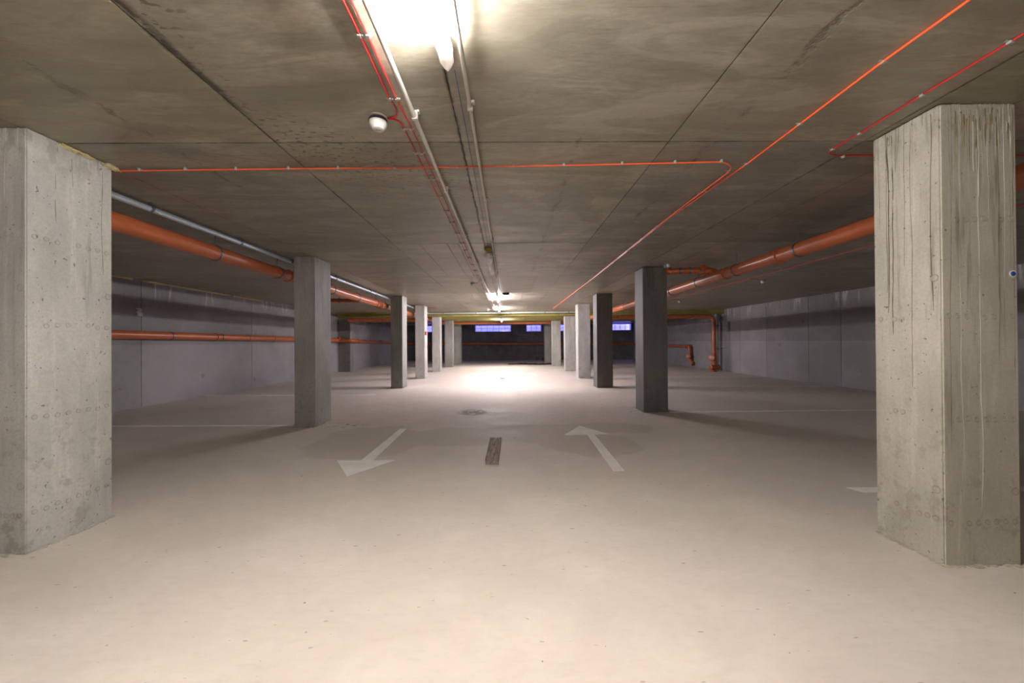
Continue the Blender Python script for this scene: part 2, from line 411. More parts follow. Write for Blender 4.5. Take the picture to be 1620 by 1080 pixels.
# light well outside the windows, boarded horizontally, open to the sky
b = BM()
box(b, XL - .3, XR + .3, YB + .3, YB + 1.5, 1.6, 1.72)
for i in range(14):
    z = 1.72 + i * .115; box(b, XL - .3, XR + .3, YB + 1.40 + (.0 if i % 2 else .012), YB + 1.46, z + .008, z + .115)
box(b, XL - .3, XR + .3, YB + 1.46, YB + 1.5, 1.6, 3.4)
struct('trim_1', b, M['slat'])

# lowered, yellow rendered slab across the bay (front edge slightly skewed)
b = BM()
pts = [(XL, 15.82), (XR, 15.0), (XR, 19.85), (XL, 19.85)]
lo = [b.verts.new((x, y, 2.318)) for x, y in pts]; hi = [b.verts.new((x, y, H + .004)) for x, y in pts]
b.faces.new(lo[::-1]); b.faces.new(hi)
for i in range(4): b.faces.new((lo[i], lo[(i + 1) % 4], hi[(i + 1) % 4], hi[i]))
bmesh.ops.recalc_face_normals(b, faces=b.faces)
# thin battens pressed between the sheets of render on its underside
for xx in (-5.6, -4.0, -2.4, -.8, .8, 2.4, 4.0, 5.6, 7.2): box(b, xx - .006, xx + .006, 15.9, 19.8, 2.314, 2.319)
struct('trim_2', b, M['yellow'], keep_tone=False)

# ------------------------------------------------------------------ columns
def drip(bm, p0, nrm, tang, L, r, tone):
    pts, rs = [], []
    n = max(5, int(L / .05)); ph = random.uniform(0, 50)
    for i in range(n + 1):
        t = i / n; z = p0[2] - L * t
        w = .012 * mnoise.noise(Vector((ph, z * 2.2, 0))) + .003 * mnoise.noise(Vector((ph, z * 12, 3)))
        p = Vector((p0[0], p0[1], z)) + Vector(tang) * w - Vector(nrm) * (r * .55); pts.append(p)
        rs.append(r * (.7 + .5 * abs(mnoise.noise(Vector((ph + 9, z * 9, 1))))) * (1 if t < .85 else 1 - (t - .85) * 4))
    paint(bm, sweep(bm, pts, rs, 6), tone)
def plug(bm, c, nrm, r=.016):
    n = Vector(nrm); u = n.cross(Vector((0, 0, 1))).normalized(); v = Vector((0, 0, 1)); c = Vector(c)
    def ring(rr, h): return [bm.verts.new(c + n * h + (u * math.cos(2 * PI * k / 14) + v * math.sin(2 * PI * k / 14)) * rr) for k in range(14)]
    R = [ring(r * 1.12, -.001), ring(r * 1.05, .0018), ring(r * .86, .0006), ring(r * .8, .0016)]
    for i in range(3):
        fs = [bm.faces.new((R[i][k], R[i][(k + 1) % 14], R[i + 1][(k + 1) % 14], R[i + 1][k])) for k in range(14)]
        paint(bm, fs, (.88, .87, .84)); 
    paint(bm, [bm.faces.new(R[3])], .97)
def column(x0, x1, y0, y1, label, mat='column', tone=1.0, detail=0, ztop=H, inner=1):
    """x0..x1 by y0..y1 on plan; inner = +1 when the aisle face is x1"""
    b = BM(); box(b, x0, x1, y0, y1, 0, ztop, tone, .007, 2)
    # roughly cast: nudge the beveled arrises
    for v in b.verts: v.co += Vector((random.uniform(-1, 1), random.uniform(-1, 1), 0)) * .0008
    # mortar fillet at the foot
    for k in range(int(40 if detail else 10)):
        s = random.choice((0, 1)); q = random.random()
        fx, fy = ((x1 if inner > 0 else x0), y0 + (y1 - y0) * q) if s else (x0 + (x1 - x0) * q, y0)
        r = random.uniform(.006, .016)
        vs_ = bmesh.ops.create_icosphere(b, subdivisions=1, radius=r)['verts']
        for v in vs_: v.co = Vector((v.co.x * 1.8 + fx, v.co.y * 1.8 + fy, v.co.z * .5 + .003))
        paint(b, set(f for v in vs_ for f in v.link_faces), (1.15, 1.08, .96))
    ax = x1 if inner > 0 else x0; na = (1, 0, 0) if inner > 0 else (-1, 0, 0)
    if detail:
        for z in (.235, .79, 1.345, 1.87):
            for i in range(8):
                yy = y0 + .04 + (y1 - y0 - .08) * i / 7
                if random.random() < (.35 if detail > 1 else .9): plug(b, (ax, yy, z + random.uniform(-.006, .006)), na, .014)
            for i in range(8):
                xx = x0 + .035 + (x1 - x0 - .07) * i / 7
                if random.random() < .85: plug(b, (xx, y0, z + random.uniform(-.006, .006)), (0, -1, 0), .014)
        for z in (.40, 1.56): plug(b, (x1 - .03, y0, z), (0, -1, 0), .02); plug(b, (ax, y0 + (.45 if inner > 0 else .035), z), na, .02)
        nd = 46 if detail > 1 else 16
        for k in range(nd):
            side = random.random() < .5; q = random.uniform(.05, .95)
            L = random.choice((.15, .3, .5, .8, 1.4)) * random.uniform(.5, 1.2); r = random.uniform(.0018, .0042)
            tn = random.choice(((1.18, 1.17, 1.14), (1.1, 1.08, 1.03), (.72, .69, .62)))
            if side: drip(b, (ax, y0 + (y1 - y0) * q, H - .002), na, (0, 1, 0), L, r, tn)
            else: drip(b, (x0 + (x1 - x0) * q, y0, H - .002), (0, -1, 0), (1, 0, 0), L, r, tn)
    if detail > 1:
        for xx, L, rr, tn in ((2.40, 2.0, .0035, (.62, .58, .5)), (2.455, 2.1, .005, (1.25, 1.23, 1.18)), (2.56, 2.45, .0075, (1.3, 1.28, 1.22)), (2.50, 1.1, .0035, (1.2, 1.18, 1.1)), (2.665, 1.5, .004, (.6, .56, .48)), (2.70, .7, .004, (1.25, 1.2, 1.1)), (2.745, 1.9, .003, (.6, .56, .48))):
            drip(b, (xx, y0, H - .03), (0, -1, 0), (1, 0, 0), L, rr, tn)
        for q, L, rr, tn in ((.25, 1.25, .005, (.52, .47, .38)), (.33, 1.3, .0045, (.52, .47, .38)), (.6, 1.7, .005, (.8, .75, .66)), (.12, 1.0, .004, (1.25, 1.22, 1.16)), (.45, .9, .006, (1.25, 1.22, 1.16)), (.75, .6, .005, (1.25, 1.22, 1.16)), (.88, 1.2, .004, (.6, .55, .45))):
            drip(b, (ax, y1 - (y1 - y0) * q, H - .03), na, (0, 1, 0), L, rr, tn)
        for k in range(46):
            xx = x0 + .06 + (x1 - x0 - .08) * random.random() ** .8
            drip(b, (xx, y0, H - random.uniform(.02, .12)), (0, -1, 0), (1, 0, 0), random.uniform(.05, .34), random.uniform(.004, .008), random.choice(((.8, .76, .62), (.62, .57, .42), (1.15, 1.1, 1.0))))
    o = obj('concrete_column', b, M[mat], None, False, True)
    rebase(o, ((x0 + x1) / 2, (y0 + y1) / 2, 0))
    return tag(o, label, 'column')
def put_part(o, root):
    """parent o under root keeping world coordinates baked in the mesh"""
    o.parent = root; o.location = o.location - root.location if o.location.length > 0 else -root.location
    return o

cL1 = column(-3.16, -2.812, 2.197, 2.676, 'big square concrete column at the left edge of the photo, cut off by the frame', detail=1)
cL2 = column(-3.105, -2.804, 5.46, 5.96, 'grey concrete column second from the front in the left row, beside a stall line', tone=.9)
cL3 = column(-3.125, -2.814, 10.05, 10.52, 'concrete column third from the front in the left row, dark front and brightly lit aisle face', tone=.8)  # tone darkens the whole column to mimic its shaded front
cL4 = column(-3.125, -2.808, 12.73, 13.2, 'concrete column in the left row with a red fire call point on its aisle side')
cL5 = column(-3.165, -2.835, 15.80, 16.25, 'pale concrete column in the left row just under the front edge of the yellow slab', ztop=2.318)
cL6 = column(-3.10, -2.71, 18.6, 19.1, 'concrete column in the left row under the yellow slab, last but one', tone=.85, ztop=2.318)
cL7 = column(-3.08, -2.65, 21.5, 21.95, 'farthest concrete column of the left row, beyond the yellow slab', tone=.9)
cR1 = column(2.352, 2.768, 2.0, 2.37, 'big streaked concrete column at the right edge of the photo with slurry runs', mat='column2', detail=2, inner=-1)
cR2 = column(2.346, 2.765, 6.40, 6.81, 'dark fronted concrete column second from the front in the right row, beside a drain elbow', tone=.64, inner=-1)  # shade of the front face put into the concrete tone, all sides
cR3 = column(2.381, 2.80, 9.85, 10.28, 'very dark fronted concrete column third from the front in the right row with a bright aisle edge', tone=.6, inner=-1)  # lowest tone: front-face shade painted into the concrete colour
cR4 = column(2.391, 2.80, 12.49, 12.97, 'light grey concrete column fourth from the front in the right row, before the yellow slab', inner=-1)
cR5 = column(2.44, 2.87, 15.60, 16.02, 'vertically board-marked concrete column in the right row under the front of the yellow slab', inner=-1, ztop=2.318)
cR6 = column(2.33, 2.76, 19.1, 19.55, 'concrete column in the right row under the rear of the yellow slab', inner=-1, ztop=2.318)
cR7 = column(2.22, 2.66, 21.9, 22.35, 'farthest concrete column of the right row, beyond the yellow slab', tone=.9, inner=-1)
cP = column(XL + .001, -6.70, 15.98, 16.35, 'wide concrete pilaster against the left wall where the drain pipe jogs round it', ztop=2.316, tone=.75)
cQ = column(-1.13, -.56, YB - .03, YB - .001, 'shallow concrete pilaster on the dark back wall under the widest window', mat='backwall', ztop=1.94)
cP.name = 'concrete_pilaster'; cQ.name = 'concrete_pilaster'

# foam squeezed out along the head of the nearest left column
def lumps(bm, pts, r, n=5):
    for (x, y, z) in pts:
        for k in range(n):
            rr = r * random.uniform(.4, 1.0)
            vs_ = bmesh.ops.create_icosphere(bm, subdivisions=2, radius=rr)['verts']
            for v in vs_:
                d = 1 + .35 * mnoise.noise(v.co * 60 + Vector((x * 9, y * 9, k)))
                v.co = Vector((v.co.x * d * .9, v.co.y * d * 1.9, v.co.z * d * .55)) + Vector((x + random.uniform(-.4, .4) * r, y + random.uniform(-1.5, 1.5) * r, z + random.uniform(-.5, .3) * r))
b = BM(); lumps(b, [(-2.812, 2.40 + .018 * i, 2.488) for i in range(7)], .019); lumps(b, [(-2.806, 2.655, 2.486), (-2.806, 2.67, 2.486)], .022)
o = put_part(obj('foam_residue', b, M['foam'], None, True), cL1); o['label'] = 'yellowish foam lumps along the column head'
b = BM(); lathe(b, [(.020, 0), (.020, .002), (.014, .003), (.013, .001)], (2.739, 2.0, 1.575), (0, -1, 0), 18)
put_part(obj('plug_ring', b, M['white'], None, True), cR1)
b = BM(); lathe(b, [(.012, 0), (.012, .004), (.006, .006), (.001, .006)], (2.739, 2.0, 1.575), (0, -1, 0), 16)
o = put_part(obj('formwork_cone', b, M['bluecone'], None, True), cR1); o['label'] = 'small blue cone plug'
# red call point on the fourth left column
t = thing('fire_call_point', 'small red fire call point box on the aisle side of a left row column', 'call point'); t.location = (-2.808, 12.86, 1.55)
b = BM(); box(b, 0, .045, -.055, .055, -.06, .06, 1, .006, 2); obj('call_point_body', b, M['fire'], t)
b = BM(); box(b, .045, .049, -.03, .03, -.035, .035, 1, .002); obj('call_point_face', b, M['white'], t)

# foam bead at the head of the left wall, crumbs of it on the right
b = BM(); y = 5.6
while y < 10.9:
    w = mnoise.noise(Vector((y * 2.4, 4, 0)))
    if w > -.3: lumps(b, [(XL + .02, y, H - .018)], .024 + .022 * max(0, w), 3)
    y += .035
rebase(o := obj('foam_bead', b, M['foam'], None, True), (XL + .01, 8.2, H)); tag(o, 'ragged yellowish foam bead along the top of the left wall under the ceiling', 'foam', kind='stuff')
b = BM(); y = 8.0
while y < 14.5:
    if mnoise.noise(Vector((y * 3, 1, 0))) > .12: lumps(b, [(XR - .01, y, H - .01)], .012, 2)
    y += .06
rebase(o := obj('foam_bead', b, M['foam'], None, True), (XR - .01, 11, H)); tag(o, 'thin broken foam bead along the top of the right wall', 'foam', kind='stuff')
b = BM(); lumps(b, [(XL + .008, 7.34 + random.uniform(-.02, .02), 1.80 + .025 * i) for i in range(6)], .022, 3)
rebase(o := obj('plaster_blob', b, M['white'], None, True), (XL, 7.34, 1.87)); tag(o, 'small whitish plaster blob on the left wall joint above the orange pipe', 'plaster')

# ------------------------------------------------------------------ pipes
def ring_clamp(root, c, ax, r, hang=None, mat='clamp'):
    b = BM(); lathe(b, [(r + .001, -.013), (r + .008, -.013), (r + .008, .013), (r + .001, .013)], c, ax, 24)
    c = Vector(c); d = (Vector(hang) - c) if hang else Vector((0, 0, 1))
    o = obj('pipe_clamp', b, M[mat], root, True); o['kind_note'] = 0; del o['kind_note']
    if hang:
        n = d.normalized(); b = BM(); sweep(b, [c + n * (r + .004), Vector(hang)], .0045, 8); sweep(b, [c + n * (r + .004), c + n * (r + .02)], .010, 6)
        obj('hanger_rod', b, M['clamp'], o, True)
    return o
def coupling(root, c, ax, r, L=.11, mat='orange2'):
    b = BM(); lathe(b, [(r, -L / 2), (r + .006, -L / 2 + .004), (r + .006, L / 2 - .03), (r + .013, L / 2 - .026), (r + .013, L / 2 - .004), (r, L / 2)], c, ax, 28)
    return obj('pipe_coupling', b, M[mat], root, True)
def run(root, pts, r, mat='orange', fr=.16, name='pipe_run', seg=28):
    b = BM(); sweep(b, fillet(pts, fr, 8), r, seg); return obj(name, b, M[mat], root, True)

# left overhead drain
def PLz(y): return 2.285 - .0056 * y
t = thing('drain_pipe', 'thick orange drain pipe hung under the ceiling left of the left column row', 'pipe')
xl = -3.32
run(t, [(xl, -6, PLz(-6)), (xl, 15.45, PLz(15.45))], .082)
for y in (1.2, 5.72, 9.66, 13.5): coupling(t, (xl, y, PLz(y)), (0, -1, 0), .082)
for y in (2.9, 4.27, 5.42, 7.1, 8.3, 9.45, 10.2, 11.7, 13.1, 14.6): ring_clamp(t, (xl, y, PLz(y)), (0, 1, 0), .082, (xl, y, H))
for y in (9.74,):
    b = BM(); lathe(b, [(.083, -.02), (.092, -.018), (.092, .018), (.083, .02)], (xl, y, PLz(y)), 'Y', 28); obj('rubber_ring', b, M['rubber'], t, True)
run(t, [(xl + .02, 5.80, 2.27), (xl + .10, 5.90, 2.35), (xl + .10, 6.0, 2.46)], .045, 'orange2', .05, 'branch_stub')
run(t, [(xl, 8.9, 2.235), (-4.75, 8.9, 2.25), (-4.75, 8.9, H)], .050, 'orange', .1, 'branch_pipe')
ring_clamp(t, (-3.98, 8.9, 2.242), (1, 0, 0), .05, (-3.98, 8.9, H))

# right overhead drain
def PRz(y): return 2.285 - .0075 * y
t = thing('drain_pipe', 'thick orange drain pipe hung under the ceiling right of the right column row', 'pipe')
xr = 3.32
run(t, [(xr, -6, PRz(-6)), (xr, 15.3, PRz(15.3))], .082)
for y in (.9, 4.53, 5.63, 8.9, 12.3): coupling(t, (xr, y, PRz(y)), (0, -1, 0), .082)
for y in (1.7, 3.1, 4.20, 5.35, 6.42, 7.45, 8.7, 10.4, 11.9, 13.6): ring_clamp(t, (xr, y, PRz(y)), (0, 1, 0), .082, (xr, y, H))
run(t, [(2.70, 6.22, H - .04), (2.70, 6.20, 2.385), (3.10, 6.05, 2.37), (3.30, 5.97, 2.345), (3.32, 5.82, 2.27)], .052, 'orange2', .08, 'branch_pipe')
ring_clamp(t, (2.87, 6.135, 2.378), (1, -.37, 0), .052); ring_clamp(t, (3.0, 6.09, 2.374), (1, -.37, 0), .052)
b = BM(); lathe(b, [(.075, 0), (.075, .05), (.068, .055), (.066, .02), (.05, .0)], (2.70, 6.22, H), (0, 0, -1), 24); obj('floor_drain_collar', b, M['steel'], t, True)['label'] = 'steel collar at the ceiling'
b = BM(); lathe(b, [(.04, 0), (.045, .07), (.05, .08), (.05, .11), (.03, .115)], (3.16, 6.03, 2.37), (-.1, -1, .25), 20); obj('cleanout_cap', b, M['orange2'], t, True)
b = BM(); lathe(b, [(.052, -.05), (.062, -.045), (.062, .02), (.054, .05)], (3.25, 5.99, 2.352), (1, -.5, -.1), 20); obj('pipe_coupling', b, M['orange2'], t, True)

# left wall drain, jogging round the pilaster and ending in the far corner
t = thing('drain_pipe', 'orange drain pipe clamped along the left wall at mid height', 'pipe')
xw = XL + .11
run(t, [(xw, -6, 1.50), (xw, 12.5, 1.375), (xw, 15.80, 1.345)], .08)
run(t, [(xw, 15.72, 1.345), (-6.58, 15.83, 1.33), (-6.56, 16.5, 1.325), (xw, 16.9, 1.32)], .08, 'orange2', .09, 'jog_pipe')
run(t, [(xw, 16.8, 1.32), (xw, YB - .22, 1.20)], .075)
for y in (3.3, 9.15, 13.6): coupling(t, (xw, y, 1.457 - .0065 * y), (0, -1, 0), .08)
coupling(t, (-6.70, 15.84, 1.335), (1, .05, 0), .08, .10); coupling(t, (-6.98, 15.80, 1.338), (1, .1, 0), .08, .10); coupling(t, (-6.56, 16.35, 1.325), (0, 1, 0), .08, .1)
coupling(t, (xw, 17.3, 1.315), (0, -1, 0), .076, .1)
for y in (5.1, 7.90, 9.28, 10.25, 11.35, 14.6, 18.6, 20.9): ring_clamp(t, (xw, y, 1.457 - .0065 * y + (-.02 if y > 16 else 0)), (0, 1, 0), .08 if y < 16 else .075, (XL, y, 1.457 - .0065 * y))
b = BM(); lathe(b, [(.045, 0), (.045, .10), (.055, .105), (.055, .14), (.03, .145)], (-7.05, 15.72, 1.38), (.3, -.6, .7), 20); obj('cleanout_cap', b, M['orange2'], t, True)

# back wall drain
t = thing('drain_pipe', 'long dark orange drain pipe along the back wall below the windows', 'pipe')
run(t, [(XL + .02, YB - .12, 1.175), (XR - .02, YB - .12, 1.06)], .082)
for i, x in enumerate((-5.6, -3.4, -1.6, .4, 2.15, 4.2, 6.3, 7.9)): ring_clamp(t, (x, YB - .12, 1.123 - .0072 * x), (1, 0, 0), .082, (x, YB, 1.123 - .0072 * x))
for x in (-4.5, -.5, 3.3, 7.1): coupling(t, (x, YB - .12, 1.123 - .0072 * x), (1, 0, 0), .082)

# right wall drain with its trap
t = thing('drain_pipe', 'orange drain pipe low on the right wall ending in a bent outlet near the floor', 'pipe')
xw = XR - .12
run(t, [(xw, YB - .25, 1.02), (xw, 17.75, .97)], .07)
b = BM(); sweep(b, fillet([(xw, 17.85, .97), (xw, 17.62, .97), (xw, 17.60, .3), (xw + .06, 17.40, .14)], .2, 8), .098, 26); obj('elbow_pipe', b, M['orange2'], t, True)
coupling(t, (xw, 17.9, .97), (0, 1, 0), .07, .12); coupling(t, (xw, 17.61, .66), (0, 0, 1), .098, .08)
ring_clamp(t, (xw, 17.61, .76), (0, 0, 1), .098, (XR, 17.61, .74)); ring_clamp(t, (xw, 19.3, .98), (0, 1, 0), .07, (XR, 19.3, .98)); ring_clamp(t, (xw, 18.4, .975), (0, 1, 0), .07, (XR, 18.4, .975))
b = BM(); lathe(b, [(.085, 0), (.085, .09), (.105, .095), (.105, .15), (.05, .16)], (xw - .02, 17.6, .50), (-.7, -.7, .1), 22); obj('cleanout_cap', b, M['orange2'], t, True)

# riser at the right with the overhead run to the column row
t = thing('drain_pipe', 'orange drain pipe below the yellow slab turning down into a riser by the right wall', 'pipe')
yr = 14.86
run(t, [(3.41, yr, 2.20), (8.28, yr, 2.215), (8.28, yr, .02)], .078, fr=.3)
for x in (4.4, 6.0, 7.3): ring_clamp(t, (x, yr, 2.208), (1, 0, 0), .078, (x, yr, H))
for x in (5.2, 3.62): coupling(t, (x, yr, 2.206), (1, 0, 0), .078)
for z in (1.82, .93): ring_clamp(t, (8.28, yr, z), (0, 0, 1), .078, (XR, yr, z))
coupling(t, (8.28, yr, .70), (0, 0, 1), .080, .14)
b = BM(); sweep(b, [(8.28, yr, .68), (8.28, yr, .22)], .098, 28); obj('riser_socket', b, M['orange2'], t, True)
b = BM(); lathe(b, [(.10, 0), (.10, .07), (.12, .075), (.12, .12), (.06, .13)], (8.22, yr, .54), (-.8, -.6, .1), 24); obj('cleanout_cap', b, M['orange2'], t, True)
b = BM(); lathe(b, [(.085, -.2), (.10, -.195), (.10, .19), (.085, .2)], (8.28, yr - .02, .17), (1, .25, 0), 28); obj('tee_fitting', b, M['orange2'], t, True)
b = BM(); lathe(b, [(.12, .0), (.12, .035), (.10, .045)], (8.26, yr, 0), 'Z', 26); obj('floor_flange', b, M['orange2'], t, True)
t = thing('grey_riser_pipe', 'grey vertical pipe on the right wall behind the orange riser', 'pipe')
b = BM(); sweep(b, [(8.60, 15.25, 0), (8.60, 15.25, 2.318)], .075, 24); obj('pipe_run', b, M['greypipe'], t, True)
for z in (.9, 1.85): ring_clamp(t, (8.60, 15.25, z), (0, 0, 1), .075, (XR, 15.25, z))

# left cross run below the slab edge
t = thing('drain_pipe', 'dark orange drain pipe crossing below the yellow slab from the left pilaster', 'pipe')
run(t, [(-6.62, 15.62, 2.19), (-3.42, 15.62, 2.20)], .078)
for x in (-6.1, -4.6): ring_clamp(t, (x, 15.62, 2.194), (1, 0, 0), .078, (x, 15.62, H))
coupling(t, (-5.2, 15.62, 2.193), (1, 0, 0), .078)
# middle cross run at the rear edge of the slab, fed by two legs along the rows
t = thing('drain_pipe', 'orange drain pipe crossing the aisle behind the yellow slab above the windows', 'pipe')
ym = 20.05
run(t, [(-3.36, 15.75, 2.215), (-3.36, ym, 2.265), (3.32, ym, 2.25), (3.32, 15.32, 2.20)], .06, fr=.15)
for x in (-2.5, -.9, .9, 2.1): ring_clamp(t, (x, ym, 2.258), (1, 0, 0), .06, (x, ym, H))
for x in (-1.6, 1.5): coupling(t, (x, ym, 2.257), (1, 0, 0), .06)
b = BM(); lathe(b, [(.05, 0), (.05, .07), (.06, .075), (.06, .11), (.02, .115)], (.28, ym, 2.30), (0, -.5, .85), 20); obj('cleanout_cap', b, M['orange2'], t, True)
b = BM(); sweep(b, [(2.86, ym, 2.26), (2.80, ym - .02, 2.38), (2.80, ym - .02, H)], .055, 18); obj('branch_stub', b, M['orange2'], t, True)

# galvanised pipes
t = thing('steel_pipe', 'slim galvanised steel pipe under the ceiling above the left orange drain', 'pipe')
xs_ = -3.20; zs = 2.455
run(t, [(xs_, -6, zs), (xs_, 15.30, zs - .03)], .027, 'steel', seg=18)
for y in (.6, 2.0, 3.37, 4.50, 5.55, 7.0, 8.75, 10.6, 12.4, 14.2): ring_clamp(t, (xs_, y, zs - .0015 * max(0, y)), (0, 1, 0), .027, (xs_, y, H))
for y in (6.1, 9.1, 13.0): coupling(t, (xs_, y, zs - .0018 * y), (0, 1, 0), .027, .06, 'steel')
t = thing('steel_pipe', 'pale galvanised steel pipe crossing the aisle in front of the yellow slab', 'pipe')
run(t, [(-3.23, 15.34, 2.42), (3.05, 14.97, 2.42)], .027, 'steel', seg=18)
for x in (-2.6, -1.25, .15, 1.55, 2.5): ring_clamp(t, (x, 15.15 - .059 * x, 2.42), (1, -.059, 0), .027, (x, 15.15 - .059 * x, H))
t = thing('steel_pipe', 'thin galvanised steel pipe high along the back wall over the windows', 'pipe')
run(t, [(-7.0, YB - .18, 2.46), (8.6, YB - .18, 2.46)], .025, 'steel', seg=14)
for x in (-5, -2.6, 0, 2.9, 6): ring_clamp(t, (x, YB - .18, 2.46), (1, 0, 0), .025, (x, YB - .18, H))

# ------------------------------------------------------------------ conduits, cables
def wob_line(pts, step=.12, amp=.004, z=None):
    out = []; pts = [Vector(p) for p in pts]
    for i in range(len(pts) - 1):
        a, c = pts[i], pts[i + 1]; n = max(1, int((c - a).length / step)); perp = (c - a).cross(Vector((0, 0, 1)))
        perp = perp.normalized() if perp.length > 1e-6 else Vector((1, 0, 0))
        for k in range(n):
            p = a.lerp(c, k / n); w = mnoise.noise(p * 1.7 + Vector((3, 1, 0))) * amp * (0 if (i == 0 and k == 0) else 1); out.append(p + perp * w)
    out.append(pts[-1]); return out
def clip_at(root, p, w=.018, along='Y'):
    b = BM(); x, y = p[0], p[1]
    if along == 'Y': box(b, x - w, x + w, y - .006, y + .006, H - .003, H, 1, .001); box(b, x - .008, x + .008, y - .009, y + .009, H - .0135, H - .001, 1, .002)
    else: box(b, x - .006, x + .006, y - .010, y + w, H - .003, H, 1, .001); box(b, x - .008, x + .008, y - .008, y + .008, H - .0215, H - .001, 1, .002)
    sweep(b, [(x + (w * .65 if along == 'Y' else 0), y + (0 if along == 'Y' else w * .7), H - .002), (x + (w * .65 if along == 'Y' else 0), y + (0 if along == 'Y' else w * .7), H - .009)], .0042, 8)
    return obj('cable_clip', b, M['clip'], root)
def cable(label, pts, r, mat, clips=(), along='Y', fr=.08, amp=.003, w=.02):
    t = thing('alarm_cable', label, 'cable')
    b = BM(); sweep(b, fillet(wob_line(pts, .5, amp), fr, 5), r, 8); obj('cable', b, M[mat], t, True)
    for p in clips: clip_at(t, p, w, p[2] if len(p) > 2 else along)
    return t
zc = H - .0045; zo = H - .0165
yc = [-.6, -.2, .25, .7, 1.12, 1.54, 1.945, 2.22, 2.50, 2.90, 3.25, 3.6, 3.95, 4.34, 4.77, 5.15, 5.6, 6.1, 6.6, 7.1]
cable('thin red alarm cable over the aisle looping to the near round detector',
      [(-.606, -2, zc), (-.600, 1.54, zc), (-.606, 1.95, zc), (-.592, 2.03, zc), (-.612, 2.10, zc), (-.67, 2.112, zc)], .0042, 'red', [(-.603, y) for y in yc[:7]], fr=.03)
cable('thin red alarm cable leaving the near round detector and running on down the aisle ceiling',
      [(-.67, 2.118, zc), (-.628, 2.122, zc), (-.603, 2.16, zc), (-.603, 2.23, zc), (-.585, 4.3, zc), (-.58, 7.85, zc), (-.60, 7.96, zc), (-.70, 7.98, zc)], .0042, 'red', [(-.603 + .007 * (y - 2.2), y) for y in yc[7:]], fr=.03)
cable('thin straight red alarm cable of the pair, the one nearer the pale conduit',
      [(-.567, -2, zc), (-.569, 1.95, zc), (-.558, 2.22, zc), (-.545, 3.4, zc), (-.54, 6, zc), (-.535, 10.8, zc), (-.53, 14.1, zc), (-.60, 14.15, zc), (-.68, 14.15, zc)], .0042, 'red', [(-.567 + .006 * max(0, y - 2.0), y) for y in yc] + [(-.535, y) for y in (7.6, 8.2, 8.8, 9.5, 10.3, 11.2, 12.2, 13.2)], fr=.03)
cable('bright orange-red cable crossing the ceiling sideways, then turning down the aisle at right',
      [(-6.2, 2.78, zo), (-2.857, 2.718, zo), (-1.482, 2.694, zo), (-.456, 2.680, zo), (.451, 2.658, zo), (1.55, 2.612, zo), (1.665, 2.72, zo), (1.655, 4.06, zo), (1.72, 8, zo), (1.735, 13.95, zo)], .0050, 'orangecable',
      [(x, y, 'X') for x, y in ((-2.657, 2.714), (-2.318, 2.706), (-1.952, 2.704), (-1.569, 2.697), (-1.21, 2.691), (-.80, 2.685), (-.351, 2.680), (.054, 2.672), (.415, 2.659), (.827, 2.643), (1.198, 2.628), (1.52, 2.614))]
      + [(1.665, y) for y in (2.78, 3.2, 3.65, 4.1, 4.6, 5.2, 5.9, 6.7)], fr=.10)
cable('bright orange-red cable running lengthwise under the ceiling from the top right of the photo',
      [(1.745, -2, H - .0058), (1.742, 1.39, H - .0058), (1.728, 1.69, H - .0058), (1.732, 2.18, H - .0058), (1.735, 2.70, H - .0058), (1.685, 3.82, H - .0058), (1.735, 7, H - .0058), (1.762, 14.0, H - .0058), (1.80, 14.5, H - .0058), (2.38, 14.5, H - .0058)], .0052, 'orangecable',
      [(1.732, y) for y in (.3, .9, 1.69, 2.18, 2.67)] + [(1.70, y) for y in (3.15, 3.6, 4.05, 4.6, 5.2, 5.9, 6.7, 7.6)], fr=.06)
cable('thin dark red cable beside the near right column making a hairpin bend before it',
      [(2.168, -2, zc), (2.166, 1.55, zc), (2.170, 1.92, zc), (2.183, 2.28, zc), (2.178, 2.50, zc), (2.24, 2.545, zc), (2.36, 2.556, zc), (4.3, 2.56, zc)], .0042, 'red',
      [(2.165, 1.12), (2.165, 1.58), (2.170, 1.924), (2.183, 2.282), (2.179, 2.47), (2.33, 2.556, 'X')], fr=.05)
cable('thin red cable along the dim right bay ceiling feeding two small detectors',
      [(4.90, -2, zc), (4.90, 3.4, zc), (5.0, 7.5, zc), (4.95, 13.8, zc)], .0045, 'red', [(4.96, y) for y in (3.5, 4.3, 5.0, 5.8, 6.7, 7.6, 8.6, 9.8)])
cable('short red cable spur to the farther of two small detectors at right',
      [(4.96, 11.1, zc), (5.42, 11.65, zc)], .0045, 'red')
cable('short dark red cable spur to the nearer of two small detectors at right', [(5.0, 7.6, zc), (5.36, 7.80, zc)], .0045, 'red')
cable('short red cable on the ceiling running out from the column that carries the call point', [(-2.80, 12.95, zc), (-2.64, 13.2, zc), (-2.5, 13.2, zc)], .009, 'red')

